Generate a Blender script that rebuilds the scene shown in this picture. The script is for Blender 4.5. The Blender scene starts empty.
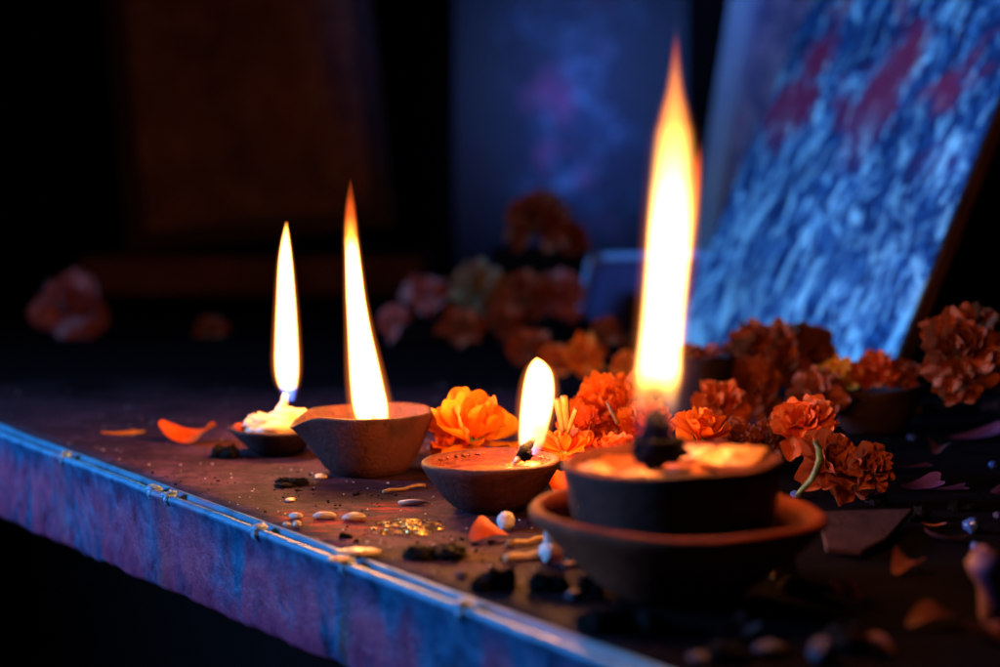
import bpy, math, random
from math import sin, cos, pi, radians, sqrt, exp
from mathutils import Vector, Matrix, Euler, noise

sc = bpy.context.scene
C = sc.collection
R = random.Random(7)

# ------------------------------------------------------------------ camera
CAM_H, PITCH, FPX = 0.161, radians(5.0), 60.0 / 36.0 * 1000
cam_d = bpy.data.cameras.new('camera')
cam = bpy.data.objects.new('camera', cam_d)
C.objects.link(cam)
cam.location = (0, 0, CAM_H)
cam.rotation_euler = (pi / 2 - PITCH, 0, 0)
cam_d.lens, cam_d.sensor_width = 60, 36
cam_d.clip_start, cam_d.clip_end = 0.01, 50
cam_d.dof.use_dof = True
cam_d.dof.focus_distance = 0.86
cam_d.dof.aperture_fstop = 4.4
sc.camera = cam

def ray(px, py):
    u, v = (px - 500) / FPX, (333.5 - py) / FPX
    return Vector((u, cos(PITCH) + v * sin(PITCH), -sin(PITCH) + v * cos(PITCH)))

def P(px, py, z=0.0):                       # where the photo's line of sight meets height z
    d = ray(px, py); t = (z - CAM_H) / d.z
    return Vector((0, 0, CAM_H)) + d * t

def Q(px, py, y):                           # ... or depth y
    d = ray(px, py); t = y / d.y
    return Vector((0, 0, CAM_H)) + d * t

# ------------------------------------------------------------------ helpers
class MB:
    def __init__(s): s.v, s.f = [], []
    def grid(s, pts, close_u=False, close_v=False):
        """pts[i][j] grid of points"""
        n, m, b = len(pts), len(pts[0]), len(s.v)
        for row in pts: s.v.extend([tuple(p) for p in row])
        for i in range(n if close_v else n - 1):
            for j in range(m if close_u else m - 1):
                i2, j2 = (i + 1) % n, (j + 1) % m
                s.f.append((b + i * m + j, b + i * m + j2, b + i2 * m + j2, b + i2 * m + j))
    def fan(s, ring, centre, flip=False):
        b = len(s.v); s.v.extend([tuple(p) for p in ring]); s.v.append(tuple(centre)); k = len(ring)
        for j in range(k):
            q = (b + j, b + (j + 1) % k, b + k)
            s.f.append(q[::-1] if flip else q)
    def tube(s, path, rad, seg=10, caps=True):
        path = [Vector(p) for p in path]; rings = []
        for i, p in enumerate(path):
            a, c = path[max(i - 1, 0)], path[min(i + 1, len(path) - 1)]
            t = (c - a).normalized()
            up = Vector((0, 0, 1)) if abs(t.z) < .9 else Vector((0, 1, 0))
            x = t.cross(up).normalized(); y = x.cross(t)
            r = rad[i] if isinstance(rad, (list, tuple)) else rad
            rings.append([p + x * (cos(2 * pi * k / seg) * r) + y * (sin(2 * pi * k / seg) * r) for k in range(seg)])
        s.grid(rings, close_u=True)
        if caps:
            s.fan(rings[0], path[0], True); s.fan(rings[-1], path[-1])
    def box(s, c, sx, sy, sz, M=None, jit=0, rnd=None):
        b = len(s.v); M = M or Matrix()
        for dx, dy, dz in ((-1,-1,-1),(1,-1,-1),(1,1,-1),(-1,1,-1),(-1,-1,1),(1,-1,1),(1,1,1),(-1,1,1)):
            p = Vector((dx * sx / 2, dy * sy / 2, dz * sz / 2))
            if jit: p += Vector([(rnd or R).uniform(-jit, jit) for _ in range(3)])
            s.v.append(tuple(Vector(c) + M @ p))
        for q in ((0,3,2,1),(4,5,6,7),(0,1,5,4),(1,2,6,5),(2,3,7,6),(3,0,4,7)):
            s.f.append(tuple(b + k for k in q))
    def blob(s, c, rx, ry, rz, seed=0, amp=.25, freq=2.0, nu=18, nv=12, M=None):
        M = M or Matrix(); off = Vector((seed * 7.31, seed * 3.77, seed * 1.93)); rings = []
        for i in range(1, nv):
            th = pi * i / nv; row = []
            for j in range(nu):
                ph = 2 * pi * j / nu
                d = Vector((sin(th) * cos(ph), sin(th) * sin(ph), cos(th)))
                k = 1 + amp * noise.fractal(d * freq + off, 1.0, 2.0, 3)
                row.append(Vector(c) + M @ Vector((d.x * rx * k, d.y * ry * k, d.z * rz * k)))
            rings.append(row)
        s.grid(rings, close_u=True)
        s.fan(rings[0], Vector(c) + M @ Vector((0, 0, rz)), True); s.fan(rings[-1], Vector(c) + M @ Vector((0, 0, -rz)))
    def build(s, name, mat, parent=None, loc=None, smooth=True, bevel=0, subsurf=0):
        me = bpy.data.meshes.new(name); me.from_pydata(s.v, [], s.f); me.update()
        import bmesh as _b
        bm = _b.new(); bm.from_mesh(me); _b.ops.remove_doubles(bm, verts=bm.verts, dist=1e-7)
        _b.ops.recalc_face_normals(bm, faces=bm.faces); bm.to_mesh(me); bm.free()
        for p in me.polygons: p.use_smooth = smooth
        o = bpy.data.objects.new(name, me); C.objects.link(o)
        if mat: me.materials.append(mat)
        if parent: o.parent = parent
        if loc is not None: o.location = loc
        if bevel:
            m = o.modifiers.new('bevel', 'BEVEL'); m.width = bevel; m.segments = 2
        if subsurf:
            m = o.modifiers.new('subsurf', 'SUBSURF'); m.levels = m.render_levels = subsurf
        return o

def tag(o, label, cat, group=None, kind=None):
    if label: o['label'] = label
    if cat: o['category'] = cat
    if group: o['group'] = group
    if kind: o['kind'] = kind
    return o

def thing(name, label, cat, loc=(0, 0, 0), group=None, rot=(0, 0, 0)):
    o = bpy.data.objects.new(name, None); C.objects.link(o)
    o.location = loc; o.rotation_euler = rot; o.empty_display_size = .01
    return tag(o, label, cat, group)

# ------------------------------------------------------------------ materials
class NT:
    def __init__(s, name):
        s.m = bpy.data.materials.new(name); s.m.use_nodes = True
        s.t = s.m.node_tree; s.n = s.t.nodes; s.n.clear()
        s.out = s.n.new('ShaderNodeOutputMaterial')
    def add(s, typ, ins=None, **kw):
        nd = s.n.new(typ)
        for k, v in kw.items(): setattr(nd, k, v)
        for k, v in (ins or {}).items():
            if isinstance(v, bpy.types.NodeSocket): s.t.links.new(v, nd.inputs[k])
            else: nd.inputs[k].default_value = v
        return nd
    def link(s, a, b): s.t.links.new(a, b)
    def coord(s, which='Object', scale=(1, 1, 1), rot=(0, 0, 0), loc=(0, 0, 0)):
        tc = s.add('ShaderNodeTexCoord')
        return s.add('ShaderNodeMapping', {'Vector': tc.outputs[which], 'Scale': scale, 'Rotation': rot, 'Location': loc}).outputs[0]
    def noise(s, vec, scale, detail=6, rough=.6, dist=0):
        return s.add('ShaderNodeTexNoise', {'Vector': vec, 'Scale': scale, 'Detail': detail, 'Roughness': rough, 'Distortion': dist}).outputs[0]
    def ramp(s, fac, stops, interp='LINEAR'):
        nd = s.add('ShaderNodeValToRGB', {'Fac': fac}); cr = nd.color_ramp; cr.interpolation = interp
        while len(cr.elements) < len(stops): cr.elements.new(.5)
        for e, (p, c) in zip(cr.elements, stops):
            e.position = p; e.color = (*c, 1) if len(c) == 3 else c
        return nd.outputs[0]
    def mix(s, fac, a, b, blend='MIX'):
        nd = s.add('ShaderNodeMix', data_type='RGBA', blend_type=blend)
        for idx, v in ((0, fac), (6, a), (7, b)):
            if isinstance(v, bpy.types.NodeSocket): s.link(v, nd.inputs[idx])
            else: nd.inputs[idx].default_value = v if idx == 0 else (*v, 1)
        return nd.outputs[2]
    def math(s, op, a, b=0.0, clamp=False):
        nd = s.add('ShaderNodeMath', operation=op, use_clamp=clamp)
        for i, v in enumerate((a, b)):
            if isinstance(v, bpy.types.NodeSocket): s.link(v, nd.inputs[i])
            else: nd.inputs[i].default_value = v
        return nd.outputs[0]
    def bump(s, h, strength=.3, dist=.001):
        return s.add('ShaderNodeBump', {'Height': h, 'Strength': strength, 'Distance': dist}).outputs[0]
    def principled(s, base, rough=.6, bump=None, **kw):
        ins = {'Base Color': base if isinstance(base, bpy.types.NodeSocket) else (*base, 1), 'Roughness': rough}
        if bump is not None: ins['Normal'] = bump
        ins.update({k.replace('_', ' '): v for k, v in kw.items()})
        nd = s.add('ShaderNodeBsdfPrincipled', ins)
        s.link(nd.outputs[0], s.out.inputs[0]); return nd

def mat_clay(name, c1, c2, soot_or_shade=(.03, .02, .018)):
    t = NT(name); v = t.coord()
    n1 = t.noise(v, 55, 8, .65); n2 = t.noise(v, 420, 4, .6)
    col = t.ramp(n1, [(.36, c2), (.58, c1)])
    dark = t.ramp(t.noise(v, 95, 6, .7, 1.2), [(.52, (0, 0, 0)), (.7, (1, 1, 1))])
    col = t.mix(t.math('MULTIPLY', dark, .6), col, soot_or_shade)
    pit = t.ramp(n2, [(.35, (0, 0, 0)), (.5, (1, 1, 1))])
    rings = t.add('ShaderNodeTexWave', {'Vector': v, 'Scale': 95, 'Distortion': 4.0, 'Detail': 2}, wave_type='BANDS', bands_direction='Z').outputs[1]
    h = t.math('ADD', t.math('MULTIPLY', pit, .5), t.math('ADD', t.math('MULTIPLY', rings, .05), n1))
    t.principled(col, .72, t.bump(h, .6, .0016), Specular_IOR_Level=.22)
    return t.m

def mat_petal(name, c1, c2, trans=.35, tcol=None):
    t = NT(name); v = t.coord()
    n = t.noise(v, 60, 5, .6); fine = t.noise(t.coord(scale=(1, 1, 1)), 900, 3, .6)
    col = t.ramp(n, [(.35, c1), (.65, c2)])
    b = t.bump(t.math('ADD', fine, t.math('MULTIPLY', n, 2.0)), .5, .0006)
    p = t.principled(col, .62, b, Specular_IOR_Level=.25)
    tr = t.add('ShaderNodeBsdfTranslucent', {'Color': t.mix(.5, col, tcol or c2), 'Normal': b})
    mx = t.add('ShaderNodeMixShader', {0: trans, 1: p.outputs[0], 2: tr.outputs[0]})
    t.link(mx.outputs[0], t.out.inputs[0])
    return t.m

def mat_plain(name, c1, c2, scale=80, rough=.6, bump=.3, spec=.4, dist=.001, **kw):
    t = NT(name); v = t.coord(); n = t.noise(v, scale, 7, .65)
    t.principled(t.ramp(n, [(.32, c2), (.68, c1)]), rough, t.bump(n, bump, dist), Specular_IOR_Level=spec, **kw)
    return t.m

M = {}
M['clay'] = mat_clay('terracotta', (.36, .065, .025), (.22, .038, .016))
M['clay_dark'] = mat_clay('smoked_clay', (.115, .028, .020), (.05, .014, .011))
M['clay_maroon'] = mat_clay('maroon_clay', (.075, .020, .018), (.035, .010, .010))
M['clay_black'] = mat_clay('sooty_clay', (.045, .018, .018), (.018, .008, .008))
M['petal'] = mat_petal('marigold_petal', (.86, .15, .008), (.95, .24, .012), .38)
M['petal_yellow'] = mat_petal('yellow_marigold_petal', (.92, .27, .012), (.98, .42, .02), .42)
M['petal_red'] = mat_petal('deep_orange_petal', (.74, .085, .012), (.88, .14, .012), .32)
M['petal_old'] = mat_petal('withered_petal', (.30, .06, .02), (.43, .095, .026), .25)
M['petal_dull'] = mat_petal('dull_orange_petal', (.70, .11, .014), (.85, .17, .018), .3)
M['petal_pink'] = mat_petal('pink_petal', (.55, .17, .16), (.66, .25, .22), .3)
M['petal_violet'] = mat_petal('mauve_petal', (.15, .045, .12), (.22, .075, .16), .3)
M['petal_green'] = mat_petal('greenish_petal', (.28, .26, .1), (.5, .3, .2), .25)
M['green'] = mat_plain('green_stem', (.10, .16, .04), (.05, .09, .025), 200, .5)
M['stem_dry'] = mat_plain('dry_stem', (.26, .13, .045), (.15, .07, .025), 260, .6)
M['twig'] = mat_plain('straw', (.62, .42, .2), (.42, .26, .1), 300, .6)
M['char'] = mat_plain('char', (.008, .007, .007), (.003, .003, .003), 300, .85, .8, .12)
M['char_wick'] = mat_plain('charred_wick', (.005, .0045, .009), (.002, .002, .004), 500, .85, .8, .08)
M['cotton'] = mat_plain('cotton', (.85, .78, .68), (.62, .5, .4), 350, .8, .6, .2)
M['white'] = mat_plain('sugar_white', (.85, .82, .78), (.68, .62, .56), 500, .5, .5, .5, Subsurface_Weight=.4, Subsurface_Radius=(.002, .001, .001))
M['crumb'] = mat_plain('grey_crumb', (.065, .045, .075), (.03, .02, .04), 400, .6, .5, .3)
M['mauve'] = mat_plain('mauve_wax', (.26, .15, .30), (.16, .08, .20), 160, .5, .5, .4)
M['rice'] = mat_plain('rice', (.84, .74, .62), (.7, .56, .44), 400, .45, .3, .5, Subsurface_Weight=.3, Subsurface_Radius=(.001, .0007, .0005))
M['ghee'] = mat_plain('set_ghee', (.86, .66, .44), (.74, .46, .22), 160, .38, .6, .5, Subsurface_Weight=.5, Subsurface_Radius=(.006, .003, .001))
M['wax_pale'] = mat_plain('pale_amber_wax', (.62, .34, .18), (.42, .18, .07), 140, .35, .5, .4, Subsurface_Weight=.4, Subsurface_Radius=(.005, .0025, .001))
M['oil'] = mat_plain('brown_oil', (.22, .055, .035), (.12, .03, .02), 130, .14, .25, .6)
M['wax_pool'] = mat_plain('set_wax', (.38, .12, .04), (.24, .065, .022), 110, .3, .5, .5, Subsurface_Weight=.45, Subsurface_Radius=(.006, .0025, .001))
_t = NT('gold_foil'); _v = _t.coord()
_t.principled(_t.ramp(_t.noise(_v, 1500, 2, .5), [(.40, (.5, .2, .03)), (.5, (1, .6, .12)), (.6, (1, .82, .35))]), .28, None, Metallic=.9, Specular_IOR_Level=.8)  # bright and dark noise paints the flakes' sparkle into the colour
M['brass'] = _t.m
M['bead'] = mat_plain('glass_bead', (.06, .12, .30), (.03, .06, .18), 100, .08, .1, .8)
M['black_wood'] = mat_plain('black_wood', (.006, .004, .004), (.003, .002, .002), 20, .8, .3, .05)
M['frame_blue'] = mat_plain('pale_frame_paint', (.62, .85, .95), (.42, .62, .80), 14, .5, .2, .4)
M['frame_navy'] = mat_plain('navy_frame_paint', (.30, .50, .80), (.18, .32, .6), 14, .5, .2, .4)
M['frame_brown'] = mat_plain('brown_frame', (.10, .04, .025), (.05, .02, .012), 40, .55, .3, .3)

# --- altar table top: stained stone with sindoor smears, shade painted in at right and rear
def mat_top():
    t = NT('stained_stone_top'); v = t.coord()
    n1 = t.noise(v, 9, 8, .62, .6); n2 = t.noise(v, 70, 8, .7); n3 = t.noise(v, 600, 4, .6)
    col = t.ramp(n1, [(.36, (.020, .008, .013)), (.5, (.075, .028, .044)), (.66, (.16, .06, .088))])
    col = t.mix(t.math('MULTIPLY', t.ramp(n2, [(.46, (0, 0, 0)), (.60, (1, 1, 1))]), .72), col, (.022, .010, .013))
    n4 = t.noise(v, 230, 6, .75)
    col = t.mix(t.math('MULTIPLY', t.ramp(n4, [(.55, (0, 0, 0)), (.64, (1, 1, 1))]), .8), col, (.012, .007, .008))
    col = t.mix(t.math('MULTIPLY', t.ramp(n4, [(.33, (1, 1, 1)), (.40, (0, 0, 0))]), .6), col, (.30, .15, .16))
    # scratches along the table
    sv = t.coord(scale=(30, 260, 1), rot=(0, 0, radians(12)))
    scr = t.ramp(t.noise(sv, 1, 4, .6), [(.62, (0, 0, 0)), (.72, (1, 1, 1))])
    col = t.mix(t.math('MULTIPLY', scr, .35), col, (.34, .2, .18))
    # red powder smears: spots with shapes of their own
    red = None
    for (px, py, rr) in ((345, 524, .036), (392, 508, .022), (300, 516, .02), (330, 540, .016)):
        c = P(px, py)
        dv = t.add('ShaderNodeVectorMath', {0: v, 1: (c.x, c.y, 0)}, operation='DISTANCE').outputs['Value']
        k = t.math('SUBTRACT', 1.0, t.math('DIVIDE', dv, rr), True)
        red = k if red is None else t.math('MAXIMUM', red, k)
    rn = t.math('MULTIPLY', red, t.ramp(t.noise(t.coord(scale=(60, 190, 1), rot=(0, 0, .5)), 1, 6, .7), [(.46, (0, 0, 0)), (.66, (1, 1, 1))]))
    col = t.mix(t.math('MULTIPLY', rn, 1.5, True), col, (.62, .03, .03))
    # shade painted into the colour, over the right part and the rear
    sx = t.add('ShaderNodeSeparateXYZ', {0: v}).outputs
    soot_or_shade = t.math('ADD', t.math('MULTIPLY', sx[0], 5.5), t.math('MULTIPLY', n1, 1.3))
    soot_or_shade = t.math('MAXIMUM', soot_or_shade, t.math('ADD', t.math('MULTIPLY', t.math('SUBTRACT', sx[1], 1.20), 1.9), t.math('MULTIPLY', n1, 1.2)))
    soot_or_shade = t.ramp(soot_or_shade, [(.60, (0, 0, 0)), (.95, (1, 1, 1))])
    col = t.mix(t.math('MULTIPLY', soot_or_shade, .97), col, (.005, .004, .0045))
    h = t.math('ADD', t.math('MULTIPLY', n2, .8), t.math('MULTIPLY', n3, .35))
    rgh = t.math('ADD', t.math('ADD', .58, t.math('MULTIPLY', soot_or_shade, .2)), t.math('MULTIPLY', n2, .3))
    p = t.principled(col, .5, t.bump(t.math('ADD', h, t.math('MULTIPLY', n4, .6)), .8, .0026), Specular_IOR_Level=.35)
    t.link(rgh, p.inputs['Roughness']); t.link(t.math('SUBTRACT', .11, t.math('MULTIPLY', soot_or_shade, .09)), p.inputs['Specular IOR Level'])
    return t.m
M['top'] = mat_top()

def mat_edge():
    t = NT('painted_tin_edge'); v = t.coord()      # local x runs along the edge, z is height
    n1 = t.noise(t.coord(scale=(1, 1, .6)), 19, 9, .68, 1.0); n2 = t.noise(v, 60, 8, .7); n3 = t.noise(v, 420, 5, .6)
    col = t.ramp(n2, [(.34, (.003, .018, .06)), (.5, (.012, .085, .20)), (.68, (.04, .20, .36))])
    sx = t.add('ShaderNodeSeparateXYZ', {0: v}).outputs
    low = t.ramp(t.math('MULTIPLY', sx[2], -20), [(.08, (.05, .05, .05)), (.45, (1, 1, 1))])
    st = t.math('MULTIPLY', t.ramp(n1, [(.42, (0, 0, 0)), (.54, (1, 1, 1))]), low)
    st = t.math('MULTIPLY', st, t.ramp(n2, [(.3, (.35, .35, .35)), (.6, (1, 1, 1))]))
    col = t.mix(t.math('MULTIPLY', st, .74), col, (.62, .025, .07))
    lip = t.ramp(t.math('ADD', t.math('MULTIPLY', sx[2], 200), t.math('MULTIPLY', t.math('SUBTRACT', n2, .5), .8)), [(-.0, (0, 0, 0)), (.02, (0, 0, 0))]) if False else t.math('MULTIPLY', t.math('ADD', t.math('MULTIPLY', sx[2], 320), 1.2, True), t.ramp(n2, [(.3, (.2, .2, .2)), (.5, (1, 1, 1))]))
    col = t.mix(t.math('MULTIPLY', lip, .7), col, (.10, .44, .66))  # highlight along the upper lip, painted in as a lighter colour
    chip = t.ramp(t.noise(v, 140, 7, .75), [(.60, (0, 0, 0)), (.66, (1, 1, 1))])
    col = t.mix(t.math('MULTIPLY', chip, .7), col, (.035, .03, .045))
    # rusty vertical runs
    for s0, w, c, k in ((.462, .006, (.15, .045, .03), .9), (.262, .016, (.42, .05, .05), .6), (.105, .012, (.5, .06, .09), .5), (.30, .018, (.5, .05, .07), .4)):
        dx = t.math('ABSOLUTE', t.math('SUBTRACT', t.math('ADD', sx[0], t.math('MULTIPLY', n2, .022)), s0 + .011))
        m = t.math('SUBTRACT', 1.0, t.math('DIVIDE', dx, w), True)
        m = t.math('MULTIPLY', t.math('MULTIPLY', m, 1.4, True), t.ramp(n2, [(.35, (.1, .1, .1)), (.6, (1, 1, 1))]))
        col = t.mix(t.math('MULTIPLY', m, k), col, c)
    h = t.math('ADD', t.math('ADD', n1, t.math('MULTIPLY', n2, .6)), t.math('MULTIPLY', n3, .25))
    p = t.principled(col, .38, t.bump(h, .6, .003), Specular_IOR_Level=.4, Metallic=.1)
    t.link(t.math('ADD', .16, t.math('MULTIPLY', n2, .38)), p.inputs['Roughness'])
    return t.m
M['edge'] = mat_edge()
M['tin'] = mat_plain('bare_tin', (.30, .50, .66), (.12, .24, .36), 260, .4, .9, .5, Metallic=.1)

def mat_painting(name, streak, base, light, blot, seed, flow=1.0, blots=.62, contrast=(.47, .66), sc2=1.0, low=0.0, spots=(), lo=.34, mid=.5):
    t = NT(name); v = t.coord(loc=(seed, seed * .7, 0))
    vs = t.coord(scale=(streak[0], streak[1], streak[2]), rot=(0, 0, 0), loc=(seed, seed, seed))
    warp = t.add('ShaderNodeTexNoise', {'Vector': v, 'Scale': 16 * sc2, 'Detail': 3}).outputs[1]
    vw = t.add('ShaderNodeVectorMath', {0: vs, 1: t.add('ShaderNodeVectorMath', {0: warp, 'Scale': flow}, operation='SCALE').outputs[0]}, operation='ADD').outputs[0]
    n1 = t.noise(vw, 1.0, 7, .68, .9); n2 = t.noise(v, 11 * sc2, 4, .55); n3 = t.noise(v, 110 * sc2, 6, .7)
    vor = t.add('ShaderNodeTexVoronoi', {'Vector': vw, 'Scale': 2.4}, feature='SMOOTH_F1').outputs[0]
    f = t.math('ADD', n1, t.math('MULTIPLY', t.math('SUBTRACT', n3, .5), .3))
    hy = t.add('ShaderNodeSeparateXYZ', {0: t.coord()}).outputs[1]
    f = t.math('ADD', f, t.math('MULTIPLY', t.math('SUBTRACT', .30, hy), low))
    col = t.ramp(f, [(lo, base[0]), (mid, base[1]), (contrast[1], light)])
    big = t.ramp(n2, [(.42, (0, 0, 0)), (.62, (1, 1, 1))])
    col = t.mix(t.math('MULTIPLY', big, .55), col, base[0])
    fl = t.math('MULTIPLY', t.ramp(vor, [(.12, (1, 1, 1)), (.3, (0, 0, 0))]), t.ramp(n3, [(.4, (0, 0, 0)), (.6, (1, 1, 1))]))
    col = t.mix(t.math('MULTIPLY', fl, .7), col, light)
    br = t.ramp(t.noise(t.coord(loc=(seed * 3, 1, 2)), 9 * sc2, 4, .6, .2), [(blots, (0, 0, 0)), (blots + .10, (1, 1, 1))])
    for (bx, by, r0, r1) in spots:
        dd = t.add('ShaderNodeVectorMath', {0: t.add('ShaderNodeVectorMath', {0: t.coord(), 1: (bx, by, .001)}, operation='SUBTRACT').outputs[0], 1: (1 / r0, 1 / r1, 0)}, operation='MULTIPLY').outputs[0]
        dd = t.add('ShaderNodeVectorMath', {0: dd}, operation='LENGTH').outputs['Value']
        dd = t.math('ADD', dd, t.math('MULTIPLY', t.math('SUBTRACT', n3, .5), 1.6)); dd = t.math('ADD', dd, t.math('MULTIPLY', t.math('SUBTRACT', n1, .5), 1.2))
        br = t.math('MAXIMUM', br, t.ramp(dd, [(.55, (1, 1, 1)), (1.0, (0, 0, 0))]))
    if low: br = t.math('MULTIPLY', br, t.ramp(hy, [(.18, (0, 0, 0)), (.26, (1, 1, 1))]))
    col = t.mix(t.math('MULTIPLY', br, .9), col, blot)
    t.principled(col, .45, t.bump(t.math('ADD', n1, n3), .6, .003), Specular_IOR_Level=.5)
    return t.m
PB0, PB1, PLEAN = P(668, 352), P(882, 398), 24
def on_board(px, py):                            # a spot of the leaning board in its own flat coordinates
    bx = (PB1 - PB0).normalized(); back = Vector((0, 0, 1)).cross(bx).normalized()
    if back.x < 0: back = -back
    up = Vector((0, 0, 1)) * cos(radians(PLEAN)) + back * sin(radians(PLEAN)); n = bx.cross(up); d = ray(px, py); o = Vector((0, 0, CAM_H))
    q = o + d * ((PB0 - o).dot(n) / d.dot(n)) - PB0
    return q.dot(bx), q.dot(up)
SPOTS = [(*on_board(x, y), a, b) for x, y, a, b in ((882, 98, .042, .060), (910, 60, .03, .045), (792, 112, .055, .050), (930, 190, .045, .045), (858, 150, .03, .04), (820, 60, .035, .03), (765, 215, .03, .04))]
M['paint_main'] = mat_painting('blue_flecked_painting', (58, 21, 1), ((.001, .018, .095), (.006, .115, .36)), (.52, .95, 1.0), (.30, .012, .06), 1.3, 1.8, .55, (.47, .635), low=.24, spots=SPOTS, lo=.44, mid=.535)
M['paint_second'] = mat_painting('violet_painting', (40, 14, 1), ((.09, .16, .36), (.40, .34, .56)), (.92, .78, .86), (.75, .06, .14), 4.1, 1.2, .54)
M['paint_wall'] = mat_painting('dim_blue_mural', (9, 6, 1), ((.004, .008, .03), (.03, .06, .16)), (.40, .58, .78), (.62, .08, .22), 8.7, 1.5, .53, (.47, .66), .5)
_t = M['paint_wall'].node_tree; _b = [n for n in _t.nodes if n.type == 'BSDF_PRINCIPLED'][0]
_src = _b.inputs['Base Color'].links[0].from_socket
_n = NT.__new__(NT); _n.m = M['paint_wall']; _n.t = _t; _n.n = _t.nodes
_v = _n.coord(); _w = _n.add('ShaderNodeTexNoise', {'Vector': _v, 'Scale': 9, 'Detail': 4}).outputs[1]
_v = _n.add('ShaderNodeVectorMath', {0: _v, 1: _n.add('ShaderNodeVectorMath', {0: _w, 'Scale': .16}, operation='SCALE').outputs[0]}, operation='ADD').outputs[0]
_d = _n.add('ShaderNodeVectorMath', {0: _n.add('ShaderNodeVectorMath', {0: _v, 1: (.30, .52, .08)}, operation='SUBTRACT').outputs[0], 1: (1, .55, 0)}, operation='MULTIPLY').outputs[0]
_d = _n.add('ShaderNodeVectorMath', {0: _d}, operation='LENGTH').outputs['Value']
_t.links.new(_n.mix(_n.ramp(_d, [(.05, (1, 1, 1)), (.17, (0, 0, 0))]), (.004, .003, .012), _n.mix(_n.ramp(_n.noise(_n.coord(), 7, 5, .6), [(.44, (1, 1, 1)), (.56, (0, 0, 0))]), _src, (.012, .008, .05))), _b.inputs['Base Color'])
M['paint_small'] = mat_plain('violet_blue_print', (.06, .055, .17), (.03, .03, .10), 12, .4, .1, .4)
M['paint_dark'] = mat_painting('dark_brown_icon', (12, 8, 1), ((.14, .05, .02), (.34, .12, .045)), (.62, .32, .10), (.42, .08, .04), 2.2, 1.0, .6, (.5, .72), .6)
M['step'] = mat_plain('dark_stone_step', (.30, .12, .08), (.12, .05, .03), 9, .8, .5, .2)
M['wall'] = mat_plain('sooty_plaster', (.022, .014, .012), (.010, .007, .006), 5, .9, .4, .1)
M['floor'] = mat_plain('dark_floor', (.02, .017, .016), (.01, .009, .009), 6, .8, .3, .2)

# ------------------------------------------------------------------ setting
mb = MB(); mb.grid([[(-6, -4, -.8), (6, -4, -.8)], [(-6, 6, -.8), (6, 6, -.8)]])
tag(mb.build('floor', M['floor']), 'dark floor in shadow below the altar table', 'floor', kind='structure')
mb = MB(); mb.box((0, 3.9, 1.0), 9, .1, 3.8)
tag(mb.build('wall', M['wall'], smooth=False), 'sooty dark back wall of the shrine', 'wall')

# ------------------------------------------------------------------ altar table
E0 = Vector((-.327, 1.09, 0)); ED = Vector((.565, -.825, 0)).normalized(); EN = Vector((-.825, -.565, 0)).normalized()
table = thing('altar_table', 'dark stained stone altar table with a blue painted tin front edge', 'table', E0,
              rot=(0, 0, math.atan2(ED.y, ED.x)))
# local frame: x along the edge towards the camera's right, y = away from the edge (into the table), z up
toL = table.matrix_basis.inverted() if False else (Matrix.Translation(E0) @ Euler((0, 0, math.atan2(ED.y, ED.x))).to_matrix().to_4x4()).inverted()
mb = MB(); xs = [-1.3 + i * .012 for i in range(210)]
def edge_wob(s): return .0012 * noise.noise(Vector((s * 22, 3.1, 0))) + .0006 * noise.noise(Vector((s * 70, 1.1, 0)))
rows = []
ys = [0] + [.0125 * 1.35 ** k for k in range(17)]
for k, yy in enumerate(ys):
    row = []
    for s in xs:
        y = .0105 + yy + (edge_wob(s + 5) if k == 0 else 0)
        z = .0009 * noise.noise(Vector((s * 9, yy * 9, 0))) * min(1, yy * 8)
        row.append((s, y, z - (.0007 if k == 0 else 0)))
    rows.append(row)
rows.insert(0, [(s, .0108 + edge_wob(s + 5), -.012) for s in xs])
yb = rows[-1][0][1]
rows.append([(s, yb, -.03) for s in xs]); rows.append([(s, .0108, -.03) for s in xs])
mb.grid(rows)
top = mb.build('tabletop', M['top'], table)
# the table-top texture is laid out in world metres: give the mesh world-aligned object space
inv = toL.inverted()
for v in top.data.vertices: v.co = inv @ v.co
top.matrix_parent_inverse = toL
mb = MB(); rows = []
xs2 = [-1.3 + i * .006 for i in range(420)]
def zb(s): return -.059 + .0233 * max(min(s, .9), -.3)
def prof(s):
    w = edge_wob(s); d = .0011 * noise.noise(Vector((s * 16, 9, 2)))
    b = .0016 * noise.noise(Vector((s * 12, 0, 4)))
    zz = zb(s) + .0016 * noise.noise(Vector((s * 30, 7, 1))) + .0012 * noise.noise(Vector((s * 90, 2, 1)))
    return [(.012, zz + .002), (.002, zz - .001), (-.0006 + b, zz + .003), (b * 1.5, zz * .7), (b, zz * .35), (-.0003 + w, -.0065),
            (-.0016 + w, -.0042), (-.0022 + w, -.0021 + d * .4), (-.0014 + w, -.0004 + d * .5), (.0004 + w, .0001 + d * .5), (.0017 + w, -.0010),
            (.0026 + w, -.0036), (.0048 + d, -.0043), (.0066 + d, -.0031), (.0078 + d, -.0008), (.0092 + d, .0003 + d * .5), (.0112, -.0006), (.0114, -.02)]
rows = [[(s, y, z) for (y, z) in prof(s)] for s in xs2]
mb.grid(rows)
edge = mb.build('front_edge', M['edge'], table)
edge['label'] = 'blue painted tin edge with maroon stains and a rolled lip'
for px, py, k in ((55, 456, 1.0), (146, 489, 1.25), (164, 495, .9), (257, 528, 1.1), (346, 561, .9), (468, 604, 1.0)):
    q = toL @ P(px, py); s = q.x
    mb = MB(); mb.blob((s, .0006, -.0002), .0036 * k, .0040, .0021, s * 50, .5, 1.6, 20, 14, Matrix.Rotation(.35, 3, 'Z'))
    mb.blob((s + .0012, -.0018, -.0024), .0026 * k, .0016, .0030, s * 70, .4, 1.6, 18, 12)
    mb.build('tin_clip', M['tin'], edge)
mb = MB()                                        # legs / body under the top, out of the light
mb.box((-.1, .75, -.415), 1.6, .9, .77)
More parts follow.
